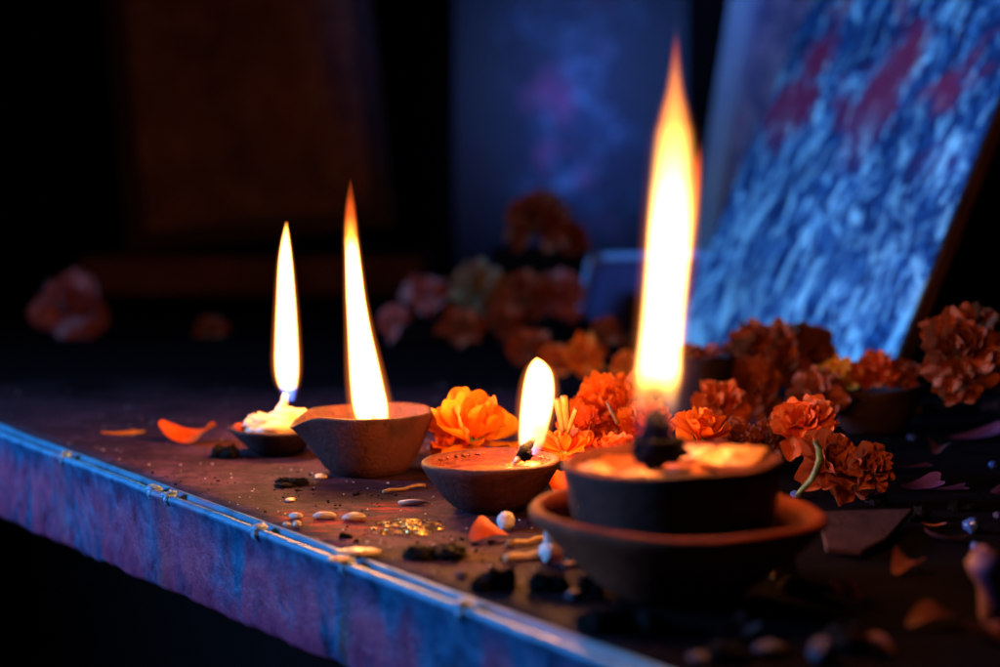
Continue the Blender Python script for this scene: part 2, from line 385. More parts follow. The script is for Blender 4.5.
mb.build('pedestal', M['black_wood'], table, smooth=False)

# ------------------------------------------------------------------ lamps
def bowl_mesh(Rr, H, Rb, th, seed, flare=.6, spout=None, floor=.004, seg=72, lipr=1.0, wob=.03):
    """outer + inner wall of a hand-thrown dish"""
    pts = [(0, .0003), (Rb * .6, .0002), (Rb * .94, .0006)]
    for i in range(11):
        a = i / 10
        r = Rb + (Rr - Rb) * (a ** flare); pts.append((r, .0012 + (H - .0012 - th * .45 * lipr) * a))
    pts += [(Rr + th * .05, H - th * .2), (Rr - th * .2, H), (Rr - th * .6, H + th * .04), (Rr - th * .95, H - th * .25)]
    for i in range(1, 11):
        a = 1 - i / 10
        r = max(Rb * .75, Rb + (Rr - Rb) * (a ** flare) - th); pts.append((r, floor + (H - th * .6 - floor) * a))
    pts += [(Rb * .45, floor * .9), (0, floor * .85)]
    off = Vector((seed * 5.1, seed * 2.3, seed))
    rows = []
    for (r, z) in pts:
        row = []
        for j in range(seg):
            a = 2 * pi * j / seg
            k = 1 + wob * noise.noise(Vector((cos(a), sin(a), z * 20)) + off) + .008 * noise.noise(Vector((cos(a) * 6, sin(a) * 6, z * 120)) + off)
            zz = z * (1 + .05 * noise.noise(Vector((cos(a) * 1.1, sin(a) * 1.1, 0)) + off * 2))
            rr = r * k
            if spout:
                a0, w, push, drop = spout
                d = (a - a0 + pi) % (2 * pi) - pi
                g = exp(-(d / w) ** 2) * min(1, z / H) ** 2.2
                rr += push * g; zz -= drop * g
            row.append((rr * cos(a), rr * sin(a), zz))
        rows.append(row)
    m = MB(); m.grid(rows, close_u=True)
    return m

def disc(Rr, z, seed, amp=.001, freq=60, rings=14, seg=56, crown=0, edge_up=.0008):
    rows = []; off = Vector((seed, seed * 2, 0))
    for i in range(rings + 1):
        a = i / rings; row = []
        for j in range(seg):
            t = 2 * pi * j / seg; x, y = Rr * a * cos(t), Rr * a * sin(t)
            zz = z + amp * noise.fractal(Vector((x * freq, y * freq, 0)) + off, 1, 2, 3) + crown * (1 - a * a) + edge_up * a ** 8
            row.append((x, y, zz))
        rows.append(row)
    m = MB(); m.grid(rows, close_u=True); return m

GROW = 1.5
def flame_mat(name, h, axis, stops, strength, notch=None, power=1.5):
    """glowing gas: emission per metre, thickest on the flame's own bent axis, coloured along the height; the notch is the dark zone over the wick"""
    t = NT(name); tc = t.add('ShaderNodeTexCoord').outputs['Object']
    xyz = t.add('ShaderNodeSeparateXYZ', {0: tc}).outputs
    z = t.math('DIVIDE', xyz[2], h)
    def curve(vals, lo, hi):
        nd = t.add('ShaderNodeFloatCurve', {'Value': z}); cv = nd.mapping.curves[0]; k = len(vals)
        while len(cv.points) < k: cv.points.new(.5, .5)
        for q, (zz, vv) in zip(cv.points, vals): q.location = (zz, (vv - lo) / (hi - lo))
        nd.mapping.update()
        return t.math('ADD', t.math('MULTIPLY', nd.outputs[0], hi - lo), lo)
    sel = [axis[int(round(q * (len(axis) - 1) / 13))] for q in range(14)]
    cs_ = [(a, b) for a, b, _ in sel]; rs_ = [(a, r) for a, _, r in sel]
    cc = curve(cs_, min(v for _, v in cs_) - 1e-4, max(v for _, v in cs_) + 1e-4); rr = curve(rs_, 0, max(v for _, v in rs_) * 1.01)
    dx = t.math('SUBTRACT', xyz[0], cc); d2 = t.math('ADD', t.math('MULTIPLY', dx, dx), t.math('MULTIPLY', xyz[1], xyz[1]))
    rr = t.math('MAXIMUM', rr, 1e-4)
    q2 = t.math('DIVIDE', d2, t.math('MULTIPLY', rr, rr))
    dens = t.math('POWER', t.math('SUBTRACT', 1.0, t.math('MULTIPLY', q2, (GROW / 1.1) ** 2), True), power)
    skirt = t.math('MULTIPLY', t.math('POWER', t.math('SUBTRACT', 1.0, q2, True), 1.5), .024)  # narrow halo added round the flame as faint emission
    col = t.ramp(z, [(p, c) for p, c, _ in stops])
    st = t.ramp(z, [(p, (k, k, k)) for p, _, k in stops])
    s = t.math('MULTIPLY', t.math('MULTIPLY', st, dens), strength)
    if notch:
        d = t.add('ShaderNodeVectorMath', {0: tc, 1: notch[0]}, operation='SUBTRACT').outputs[0]
        d = t.add('ShaderNodeVectorMath', {0: d, 1: notch[2]}, operation='MULTIPLY').outputs[0]
        d = t.add('ShaderNodeVectorMath', {0: d}, operation='LENGTH').outputs['Value']
        s = t.math('MULTIPLY', s, t.ramp(t.math('DIVIDE', d, notch[1]), [(.35, (notch[3],) * 3), (1.0, (1, 1, 1))]))
    em = t.add('ShaderNodeEmission', {'Color': col, 'Strength': s})
    em2 = t.add('ShaderNodeEmission', {'Color': (1, .20, .03, 1), 'Strength': t.math('MULTIPLY', t.math('MULTIPLY', st, skirt), strength)})
    t.link(t.add('ShaderNodeAddShader', {0: em.outputs[0], 1: em2.outputs[0]}).outputs[0], t.out.inputs['Volume'])
    return t.m

def flame_mesh(outline, y, origin, grow=GROW, depth=1.0, seg=28):
    """outline: (py, left px, right px) of the flame at depth y -> a smooth body of revolution round its own bent axis"""
    ks = []
    for py, l, r in outline:
        a, b = Q(l, py, y), Q(r, py, y); ks.append((a.z, (a.x + b.x) / 2, (b.x - a.x) / 2))
    ks.sort()
    def interp(z):
        for (z0, c0, r0), (z1, c1, r1) in zip(ks, ks[1:]):
            if z <= z1:
                u = (z - z0) / (z1 - z0); return c0 + (c1 - c0) * u, r0 + (r1 - r0) * u
        return ks[-1][1], ks[-1][2]
    z0, z1 = ks[0][0], ks[-1][0]; n = 60; cs = []
    for i in range(n + 1):
        z = z0 + (z1 - z0) * i / n; cs.append([z, *interp(z)])
    for _ in range(5):
        c2 = [c[:] for c in cs]
        for i in range(1, n):
            c2[i][1] = (cs[i-1][1] + 2 * cs[i][1] + cs[i+1][1]) / 4; c2[i][2] = (cs[i-1][2] + 2 * cs[i][2] + cs[i+1][2]) / 4
        cs = c2
    rows = []
    for z, c, r in cs:
        r = max(r, .00015) * grow
        rows.append([(c + r * cos(2 * pi * j / seg) - origin.x, y + depth * r * sin(2 * pi * j / seg) - origin.y, z - origin.z) for j in range(seg)])
    m = MB(); m.grid(rows, close_u=True)
    m.fan(rows[0], (cs[0][1] - origin.x, y - origin.y, cs[0][0] - origin.z)); m.fan(rows[-1], (cs[-1][1] - origin.x, y - origin.y, cs[-1][0] - origin.z))
    return m, z1 - z0, cs

WHITE, YEL, ORA, RED, BLU = (1, .46, .12), (1, .40, .07), (1, .26, .025), (1, .12, .015), (.10, .20, 1)
FLAME_W = 0.9
def make_flame(lamp, outline, y, stops, strength=900, notch=None, watts=1.0, depth=1.0, mantle=True):
    bot = max(outline); org = Q((bot[1] + bot[2]) / 2, bot[0], y)
    m, h, cs = flame_mesh(outline, y, org)
    axis = [((z - org.z) / h, c - org.x, max(r, .00015) * GROW) for z, c, r in cs]
    f = m.build('flame', flame_mat('flame_gas', h, axis, stops, strength, notch), lamp, org - lamp.location)
    for a, k in ((.25, .4), (.5, .38), (.75, .22)):
        z, c, r = cs[int(a * 60)]
        ld = bpy.data.lights.new('flame_light', 'POINT'); ld.energy = watts * k * FLAME_W; ld.color = (1, .31, .065)
        ld.shadow_soft_size = max(.003, r * .8)
        lo = bpy.data.objects.new('flame_light', ld); C.objects.link(lo); lo.location = (c, y, z)
        lo.parent = f; lo.matrix_parent_inverse = Matrix.Translation(-org)
    return f

GL = 'burning clay oil lamps on the altar table'
# --- lamp with heaped white ghee, farthest left
c = Vector((-.1345, 1.0, 0))
la = thing('oil_lamp', 'small shallow dark lamp heaped with white ghee, farthest left', 'oil lamp', c, GL)
bowl_mesh(.0265, .0165, .013, .003, 3, .8, (pi * 1.02, .35, .004, -.001)).build('bowl', M['clay_black'], la)
m = MB()
m.blob((.0, 0, .0160), .0205, .018, .0090, 4, .22, 2.0, 36, 22)
m.blob((.0045, .002, .0205), .0120, .012, .0085, 9, .22, 1.8, 26, 18)
m.blob((-.010, -.004, .0185), .009, .009, .0065, 14, .4, 3, 22, 16)
m.blob((.0125, .001, .0185), .010, .010, .008, 19, .4, 3, 22, 16)
m.build('ghee', M['ghee'], la)
m = MB(); m.blob((-.0215, -.004, .0165), .0055, .005, .0032, 2, .3, 2)
m.build('petal', M['petal_red'], la)
m = MB(); b0, b1 = Q(279, 419, 1.0) - c, Q(286, 394, 1.0) - c
m.tube([b0.lerp(b1, i / 6) + Vector((.0004 * sin(i * 2), 0, 0)) for i in range(7)], [.0052, .0044, .0036, .0028, .0024, .002, .0014], 10)
m.build('wick', M['cotton'], la)
make_flame(la, [(222, 286, 287), (232, 283.5, 288.6), (243, 281, 290), (266, 278.4, 292.4), (299, 277, 295), (332, 275.8, 297), (365, 275, 298.3), (385, 277.5, 297.5), (394, 282, 296.5), (401, 288, 295)],
           1.0, [(0, BLU, .05), (.06, BLU, .08), (.09, WHITE, .4), (.16, WHITE, 1), (.8, WHITE, 1), (.93, YEL, .8), (1, ORA, .5)], 8000, None, .55)

# --- lamp with a pinched spout
c = Vector((-.0745, .932, 0))
lb = thing('oil_lamp', 'round terracotta lamp with a pinched spout, its rim higher than its flame foot', 'oil lamp', c, GL)
bowl_mesh(.0368, .0360, .0205, .0042, 8, .62, (pi * 1.07, .40, .0075, .0085), wob=.032).build('bowl', M['clay_maroon'], lb)
disc(.0305, .022, 3, .0008).build('oil', M['oil'], lb)
m = MB(); b1 = Q(372, 412, .932) - c
m.tube([(b1.x + .012, .004, .023), (b1.x + .008, .002, .026), (b1.x + .002, 0, .030), (b1.x - .001, 0, b1.z)], [.002, .0022, .002, .0012], 8)
m.build('wick', M['char_wick'], lb)
make_flame(lb, [(178, 350, 351), (190, 347.5, 353.5), (203, 344.5, 356), (233, 343.5, 358), (256, 345, 360), (299, 346.3, 365), (332, 348, 371), (365, 349.5, 378.5), (398, 352, 385.5), (416, 355, 389), (424, 360, 386)],
           .932, [(0, YEL, .2), (.06, WHITE, 1), (.60, WHITE, 1), (.70, WHITE, .5), (.77, ORA, .13), (.85, RED, .05), (.93, RED, .02), (1, RED, .01)], 7000, ((0.000, 0, .006), .007, (1, .6, .6), .2), .9)

# --- lamp full of brown oil, sharpest
c = Vector((-.004, .826, 0))
lc = thing('oil_lamp', 'clay lamp brimming with red brown oil and a short broad flame', 'oil lamp', c, GL)
bowl_mesh(.0352, .0258, .0165, .0046, 12, .68, None, lipr=1.3).build('bowl', M['clay_dark'], lc)
disc(.0318, .0225, 5, .0010, 70, edge_up=.0012).build('oil', M['oil'], lc)
m = MB()
m.blob((-.003, -.018, .0228), .0165, .0085, .0021, 3, .35, 2.4, 30, 12)
m.blob((.0165, -.004, .0226), .009, .006, .0020, 8, .3, 2.4, 24, 12)
m.build('ghee', M['wax_pool'], lc)
m = MB()
for k in range(34):
    a = R.uniform(0.1, 3.0); rr = R.uniform(.0275, .0315); m.blob((rr * cos(a), rr * sin(a), .0240), *(3 * [R.uniform(.0004, .0009)]), k, .1, 2, 8, 6)
m.build('bubble', M['oil'], lc)['kind'] = 'stuff'
w0, w1, w2 = Q(514, 464, .806) - c, Q(523, 453, .812) - c, Q(533, 439, .822) - c
m = MB(); m.tube([w0, w0.lerp(w1, .3), w0.lerp(w1, .55)], [.0010, .0014, .0016], 8); wk = m.build('wick', M['cotton'], lc)
m = MB(); pts = [w0.lerp(w1, .5), w1, w1.lerp(w2, .3), w1.lerp(w2, .6), w2]
m.tube([p + Vector((.0005 * sin(i * 2.2), 0, 0)) for i, p in enumerate(pts)], [.0019, .0030, .0027, .0022, .0012], 10)
m.blob(tuple(w1 + Vector((.001, 0, -.001))), .0034, .003, .0028, 5, .5, 2.5); m.build('charred_tip', M['char_wick'], wk)
make_flame(lc, [(357, 536, 537.5), (361, 531, 544), (367, 528, 550), (375, 525.5, 553), (385, 523.6, 554.2), (400, 521.5, 554), (415, 520, 551), (430, 519, 547.5), (441, 518.5, 545), (450, 519, 541), (455, 522, 538)],
           .824, [(0, (.25, .2, 1), .03), (.10, (1, .5, .25), .16), (.24, WHITE, .8), (.4, WHITE, 1), (.85, WHITE, 1), (.96, YEL, .8), (1, ORA, .5)], 5500, ((.003, 0, .012), .0085, (1, .7, .55), .12), .9)

# --- big lamp on a saucer, nearest
cs_ = Vector(((676 - 500) / FPX * .648, .648, 0))
sa = thing('saucer', 'wide terracotta saucer carrying the nearest and largest lamp', 'saucer', cs_, None, (0, radians(1.0), 0))
bowl_mesh(.0580, .0355, .0225, .0058, 21, .78, None, floor=.0075, lipr=1.4, seg=96, wob=.022).build('dish', M['clay'], sa)
c = Vector(((679 - 500) / FPX * .645, .645, .0100))
ld = thing('oil_lamp', 'largest clay lamp standing on a saucer, with pale wax and the tallest flame', 'oil lamp', c, GL)
bowl_mesh(.0432, .0455, .0335, .0046, 27, .75, None, seg=96, lipr=1.2).build('bowl', M['clay_dark'], ld)
disc(.0392, .0405, 11, .0022, 55, edge_up=.002).build('wax', M['wax_pool'], ld)
m = MB()
m.blob((.026, -.002, .0435), .0135, .013, .0052, 5, .35, 2.2, 30, 16)
m.blob((.013, .020, .0425), .012, .009, .004, 9, .4, 2.4, 30, 16)
m.build('wax_lump', M['wax_pale'], ld)
m = MB()
m.blob((-.0305, -.009, .0428), .008, .011, .0036, 15, .35, 2.4, 26, 14)
m.blob((-.016, -.024, .0423), .011, .0065, .0030, 17, .35, 2.4, 26, 14)
m.build('wax_lump', M['wax_pale'], ld)
wb = Q(657, 448, .642) - c
m = MB()
m.blob((wb.x + .0005, wb.y, wb.z - .0005), .0098, .009, .0070, 3, .5, 2.2, 28, 18)
m.blob((wb.x - .0005, wb.y, wb.z + .0055), .0052, .0048, .0080, 7, .45, 2.4, 22, 16)
m.tube([(wb.x + .001, wb.y, wb.z + .006), (wb.x + .0005, wb.y, wb.z + .012), (wb.x - .0006, wb.y, wb.z + .0155)], [.0040, .0024, .0010], 8)
m.build('wick', M['char_wick'], ld)
make_flame(ld, [(20, 676, 677), (39, 673.5, 678.6), (60, 670.5, 680.3), (78, 668, 682.2), (101, 663.5, 685.5), (118, 658.5, 690), (132, 654.5, 694), (156, 652.3, 695), (195, 650, 693), (234, 648, 692), (272, 645.5, 688.5), (304, 643, 685.3), (336, 640, 682.3), (368, 636, 681), (392, 632.5, 680), (413, 632, 677), (428, 634, 674), (440, 640, 669)],
           .643, [(0, (.12, .14, 1), .006), (.06, (.8, .35, .3), .03), (.12, YEL, .25), (.17, WHITE, 1), (.50, WHITE, 1), (.57, WHITE, .55), (.63, WHITE, .26), (.70, YEL, .16), (.77, ORA, .13), (.87, ORA, .10), (.94, RED, .07), (.97, (.5, .2, .4), .03), (1, BLU, .02)], 3000,
           ((.000, 0, .010), .012, (1, .6, .42), .06), 1.0)
# the side wisp of the tallest flame
org = Q(688, 262, .646)
m, h, cs = flame_mesh([(140, 699, 700), (160, 692, 702), (190, 687, 701), (225, 683, 698), (262, 682, 693)], .646, org)
axis = [((z - org.z) / h, c - org.x, max(r, .00015) * GROW) for z, c, r in cs]
m.build('wisp', flame_mat('flame_wisp', h, axis, [(0, ORA, .3), (.4, ORA, .8), (.75, RED, .7), (1, RED, .1)], 650), ld, org - ld.location)

for lamp, tilt in ((lc, -1.6), (ld, -3.2)):
    for ch in lamp.children:
        if ch.name.split('.')[0] in ('bowl', 'oil', 'wax', 'wax_lump', 'ghee', 'bubble'): ch.rotation_euler = (0, radians(tilt), 0)
# ------------------------------------------------------------------ marigolds
def petal_pts(L, W, curl, cup, ruff, rnd, nu=7, nv=7, M4=Matrix()):
    ph, fr = rnd.uniform(0, 6.28), rnd.uniform(3.0, 5.6); tw = rnd.uniform(-.25, .25); rows = []
    cut = rnd.uniform(.05, .16); ph2 = rnd.uniform(0, 6)
    for i in range(nv):
        v = i / (nv - 1); row = []
        for j in range(nu):
            u = -1 + 2 * j / (nu - 1)
            w = W * (.16 + .84 * v ** .75) * (1 - .18 * max(0, v - .75) / .25)
            l = v * (1 - .20 * u * u * v + cut * v * v * v * sin(fr * 1.6 * u + ph2) * .9)
            a = curl * l
            y = L * (sin(a) / curl if abs(curl) > 1e-3 else l); z = L * ((1 - cos(a)) / curl if abs(curl) > 1e-3 else 0)
            z += cup * W * u * u * v + ruff * L * v ** 2 * sin(fr * u + ph + v * 2)
            row.append(M4 @ Vector((u * w + tw * L * v * v * .3, y, z)))
        rows.append(row)
    return rows

def flower_head(size, n, seed, wid=.42, open_=95, ruff=.10, curl=(-.5, .9), stretch=1.0, inner=.45):
    """size = radius; petals on a spiral from an upright heart to a spread skirt"""
    rnd = random.Random(seed); m = MB()
    for i in range(n):
        t = (i + .5) / n
        az = i * 2.39996 + rnd.uniform(-.3, .3)
        tilt = radians(8 + (open_ - 8) * t ** .85 + rnd.uniform(-9, 9))
        L = size * (inner + (1 - inner) * t ** .6) * rnd.uniform(.86, 1.12) * stretch
        W = size * wid * rnd.uniform(.8, 1.2) * (.7 + .4 * t)
        # local: y along the petal, z = its upper face; stand it up, tilt it outwards, spin it
        M4 = Matrix.Rotation(az, 4, 'Z') @ Matrix.Translation((0, size * .06 * (1 - t) + size * .10 * t, size * .10 * (1 - t))) @ Matrix.Rotation(pi / 2 - tilt, 4, 'X') @ Matrix.Rotation(rnd.uniform(-.35, .35), 4, 'Y')
        cu = curl[0] + (curl[1] - curl[0]) * rnd.random()
        m.grid(petal_pts(L, W, cu, rnd.uniform(.1, .5), ruff * rnd.uniform(.6, 1.4), rnd, 9, 7, M4))
    return m

GM = 'orange marigold heads around the lamps'
def marigold(px, py, y, r_px, label, mat='petal', n=40, seed=1, rot=(0, 0, 0), group=GM, calyx=True, rest=None, name='marigold', cat='marigold', **kw):
    """centre of the head seen at px, py at depth y; its foot goes down to what it rests on"""
    size = r_px * y / FPX
    p = Q(px, py, y)
    e = Euler([radians(a) for a in rot])
    up = e.to_matrix() @ Vector((0, 0, 1))
    base = p - up * size * .42
    o = thing(name, label, cat, base, group, e)
    flower_head(size, n, seed, **kw).build('flower_head', M[mat], o, subsurf=1)
    if calyx:
        m = MB(); s = size
        prof = [(.0, -.42), (.07, -.42), (.10, -.34), (.17, -.2), (.22, -.02), (.20, .10), (.0, .16)]
        m.grid([[(a * s * cos(2 * pi * j / 14), a * s * sin(2 * pi * j / 14), b * s) for j in range(14)] for a, b in prof], close_u=True)
        m.build('calyx', M['green'], o)
    return o

marigold(475, 423, .930, 53, 'bright yellow orange marigold behind the brown oil lamp, left of its flame', 'petal_yellow', 17, 5, (28, -10, 30), wid=.50, open_=88, ruff=.07, inner=.7)
marigold(446, 440, .935, 25, 'small orange marigold half hidden by the larger bright one beside it', 'petal', 15, 15, (30, -40, 0), wid=.5, inner=.6)
marigold(610, 402, .960, 43, 'full ruffled orange marigold left of the tallest flame', 'petal', 62, 11, (48, -6, 0), wid=.40, ruff=.15)
marigold(611, 446, .870, 30, 'flat orange marigold just behind the largest lamp, left of its wick', 'petal_red', 34, 13, (14, -8, 0), wid=.46, ruff=.12, open_=100)
marigold(704, 427, .880, 34, 'loose bright orange marigold just right of the tallest flame', 'petal', 17, 17, (26, 18, 0), wid=.5, ruff=.12, inner=.6)
# upturned marigold with its dry stalks showing
o = marigold(566, 442, .872, 30, 'upturned orange marigold with dry pale stalks beside the short broad flame', 'petal', 26, 19, (24, 4, 0), wid=.44, inner=.6)
for (x0, y0, x1, y1, w) in ((563, 432, 557, 399, .0018), (567, 430, 564, 396, .0022), (567, 434, 576, 409, .0013)):
    m = MB(); a, b = Q(x0, y0, .862), Q(x1, y1, .856)
    m.tube([a.lerp(b, i / 5) for i in range(6)], [w * .7, w * .8, w, w * 1.1, w * 1.15, w * .9], 8)
    s = m.build('stalk', M['stem_dry'], o); s.matrix_parent_inverse = (Matrix.Translation(o.location) @ o.rotation_euler.to_matrix().to_4x4()).inverted()
m = MB(); a, b = Q(618, 424, .90), Q(607, 402, .905); m.tube([a, a.lerp(b, .5), b], [.0012, .0011, .0008], 8)
tag(m.build('stalk', M['stem_dry']), 'thin dark stalk sticking up between two orange marigolds', 'stalk')
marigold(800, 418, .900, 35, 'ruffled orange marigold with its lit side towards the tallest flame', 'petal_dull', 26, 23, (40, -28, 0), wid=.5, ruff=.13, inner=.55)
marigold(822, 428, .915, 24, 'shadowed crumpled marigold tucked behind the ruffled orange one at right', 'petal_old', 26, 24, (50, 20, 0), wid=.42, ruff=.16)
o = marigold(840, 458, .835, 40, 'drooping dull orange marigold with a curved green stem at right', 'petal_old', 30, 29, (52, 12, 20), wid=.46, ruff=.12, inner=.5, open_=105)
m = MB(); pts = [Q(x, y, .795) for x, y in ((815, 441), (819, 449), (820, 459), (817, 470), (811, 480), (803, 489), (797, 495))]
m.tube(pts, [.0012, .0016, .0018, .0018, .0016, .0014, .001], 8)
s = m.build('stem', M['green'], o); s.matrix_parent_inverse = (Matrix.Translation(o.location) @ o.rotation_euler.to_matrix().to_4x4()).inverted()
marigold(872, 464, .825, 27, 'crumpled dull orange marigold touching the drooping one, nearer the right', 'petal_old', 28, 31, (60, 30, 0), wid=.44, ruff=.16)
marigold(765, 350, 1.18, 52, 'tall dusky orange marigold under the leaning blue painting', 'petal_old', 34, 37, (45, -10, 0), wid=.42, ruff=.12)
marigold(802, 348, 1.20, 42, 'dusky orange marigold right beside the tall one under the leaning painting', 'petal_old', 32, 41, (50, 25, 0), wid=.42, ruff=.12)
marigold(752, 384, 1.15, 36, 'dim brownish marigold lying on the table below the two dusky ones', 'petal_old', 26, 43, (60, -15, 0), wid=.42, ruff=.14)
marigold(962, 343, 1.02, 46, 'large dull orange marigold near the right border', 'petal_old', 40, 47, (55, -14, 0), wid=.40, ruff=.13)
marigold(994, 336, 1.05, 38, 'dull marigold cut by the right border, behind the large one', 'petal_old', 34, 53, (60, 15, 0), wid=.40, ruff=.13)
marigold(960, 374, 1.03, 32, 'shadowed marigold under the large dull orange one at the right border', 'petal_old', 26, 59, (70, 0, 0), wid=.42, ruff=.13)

marigold(740, 436, .905, 27, 'small dull marigold in the gap right of the largest lamp', 'petal_old', 30, 101, (40, 12, 0), wid=.44, ruff=.15)
marigold(645, 420, .93, 32, 'orange marigold directly behind the tallest flame', 'petal', 44, 103, (40, 4, 0), wid=.42, ruff=.15)
marigold(583, 424, .915, 28, 'orange marigold squeezed behind the upturned one with stalks', 'petal_red', 40, 107, (36, -10, 0), wid=.42, ruff=.15)
marigold(722, 400, 1.02, 30, 'dim orange marigold at the foot of the dark straight pot', 'petal_dull', 30, 109, (45, 10, 0), wid=.44, ruff=.15)
marigold(770, 438, .93, 26, 'brown crumpled marigold left of the ruffled one at right', 'petal_old', 28, 113, (55, -20, 0), wid=.44, ruff=.16)
marigold(815, 392, 1.06, 34, 'dusky marigold left of the low dark bowl', 'petal_old', 30, 117, (48, -10, 0), wid=.42, ruff=.14)
# ------------------------------------------------------------------ bowls with flowers, at right and behind the tall flame
c = P(868, 438); c.y += .03; c.x = (868 - 500) / FPX * c.y
be = thing('flower_bowl', 'low dark clay bowl piled with orange petals at right', 'bowl', c)
Hb = CAM_H - c.y * math.tan(PITCH + math.atan((384 - 333.5) / FPX))
bowl_mesh(58 * c.y / FPX, Hb, .024, .0038, 33, .7, None).build('dish', M['clay_black'], be)
G2 = 'marigold heads in the low dark bowl'
for px, py, r, mt, sd, lb_ in ((842, 370, 22, 'petal_yellow', 61, 'dusky yellow flower at the left of the low dark bowl'), (876, 366, 27, 'petal_red', 63, 'deep orange flower in the middle of the low dark bowl'), (903, 370, 21, 'petal_old', 67, 'brownish flower at the right of the low dark bowl')):
    marigold(px, py, c.y + .004, r, lb_, mt, 26, sd, (35, R.uniform(-15, 15), 0), G2, wid=.46, ruff=.15)
c = Vector(((698 - 500) / FPX * 1.16, 1.16, 0))
bf = thing('flower_pot', 'dark straight clay pot right of the tallest flame', 'pot', c)
Hb = CAM_H - c.y * math.tan(PITCH + math.atan((356 - 333.5) / FPX))
bowl_mesh(37 * c.y / FPX, Hb, .021, .0035, 35, .8, None).build('pot_body', M['clay_black'], bf)
G3 = 'small flower heads in the dark straight pot'
for px, py, r, mt, sd, lb_ in ((690, 350, 15, 'petal_old', 71, 'small orange flower at the left of the dark pot'), (710, 350, 13, 'petal_pink', 73, 'small pinkish flower at the right of the dark pot')):
    marigold(px, py, 1.15, r, lb_, mt, 22, sd, (20, R.uniform(-15, 15), 0), G3, wid=.46, ruff=.15)

# ------------------------------------------------------------------ loose petals
GP = 'loose petals lying on the altar table'
def loose_petal(px, py, len_px, label, mat, rz, curl=1.2, cup=.3, ruff=.05, wid=.35, roll=0, pitch=0, seed=1, lift=.001):
    p = P(px, py); L = len_px * p.y / FPX; rnd = random.Random(seed)
    m = MB(); m.grid(petal_pts(L, L * wid, curl, cup, ruff, rnd, 9, 9))
    pitch -= math.degrees(curl / 2)
    zs = [v[2] for v in m.v]; ym = sum(v[1] for v in m.v) / len(m.v)
    rotm = Matrix.Rotation(radians(rz), 3, 'Z') @ Matrix.Rotation(radians(pitch), 3, 'X') @ Matrix.Rotation(radians(roll), 3, 'Y')
    m.v = [tuple(rotm @ Vector((v[0], v[1] - ym, v[2]))) for v in m.v]
    zmin = min(v[2] for v in m.v); m.v = [(v[0], v[1], v[2] - zmin + lift) for v in m.v]
    o = m.build('petal', M[mat], None, p, subsurf=1)
    return tag(o, label, 'petal', GP)
loose_petal(170, 441, 66, 'curled red orange petal left of the white ghee lamp', 'petal_red', -84, 2.2, .7, .03, .40, 34, 0, 3)
loose_petal(120, 436, 44, 'narrow pale orange petal lying farthest left', 'petal_yellow', -68, .5, .5, .01, .12, 20, 0, 5)
loose_petal(479, 543, 46, 'arched orange petal lying in front of the brown oil lamp', 'petal_red', -86, -2.0, -.4, .05, .50, 48, 0, 8)
loose_petal(574, 566, 52, 'pinkish red petal lying below the saucer rim', 'petal_pink', -75, .3, .2, .03, .22, 0, 0, 9)
loose_petal(918, 490, 46, 'mauve petal lying flat with a curled side at right', 'petal_violet', -70, .9, .6, .05, .3, 25, 10, 12)
loose_petal(940, 492, 52, 'dark mauve petal lying right of the curled one', 'petal_violet', -85, .3, .4, .05, .2, -10, 0, 13)
loose_petal(912, 470, 36, 'small mauve petal edge above the curled one', 'petal_violet', -88, .3, .4, .05, .16, -20, 0, 14)
loose_petal(975, 440, 62, 'long pointed mauve petal near the right border', 'petal_violet', -82, .7, .8, .02, .2, 20, 10, 15)
loose_petal(998, 395, 34, 'pale mauve petal cut by the right border', 'petal_violet', -60, 1.6, .8, .02, .3, 30, 10, 16)
loose_petal(996, 495, 30, 'mauve scrap of petal at the right border', 'petal_violet', -40, 1.0, .6, .04, .3, 30, 10, 17)
loose_petal(930, 528, 26, 'tiny pinkish petal curl alone on the dark table', 'petal_pink', -100, 1.2, .5, .02, .15, 10, 0, 18)
loose_petal(560, 500, 40, 'bright orange petal wedged behind the saucer rim', 'petal_red', 10, .5, .4, .05, .4, 0, 40, 19)

GD = 'withered dark petals strewn over the right side of the table'
M['petal_dark'] = mat_petal('dried_dark_petal', (.10, .03, .03), (.17, .05, .045), .15)
for i, (px, py, L, rz, lb_) in enumerate(((752, 505, 40, -60, 'withered petal touching the back of the saucer'), (868, 500, 44, 40, 'withered petal below the drooping marigold'), (938, 455, 40, -30, 'withered petal between the low bowl and the mauve petals'), (955, 545, 50, 70, 'withered petal left of the blue beads'), (905, 575, 58, -50, 'withered petal in front of the clay shard'), (850, 605, 60, 20, 'withered petal alone in the dark foreground at right'), (925, 630, 64, -75, 'withered petal near the mauve standing lump'), (760, 612, 54, 65, 'withered petal right of the saucer foot'), (880, 655, 60, 35, 'withered petal nearest the bottom right corner'), (725, 640, 56, -35, 'withered petal near the bottom border below the saucer'), (990, 645, 56, 10, 'withered petal at the right border below the mauve lump'), (745, 430, 34, -40, 'withered petal right of the loose bright marigold'), (936, 415, 36, 60, 'withered petal right of the low dark bowl'), (985, 415, 40, -20, 'withered petal under the shadowed marigold at the right border'))):
    o = loose_petal(px, py, L, lb_, 'petal_dark', rz, 1.5 if i % 2 else -1.4, .5, .10, .36, 20, 0, 90 + i); o['group'] = GD
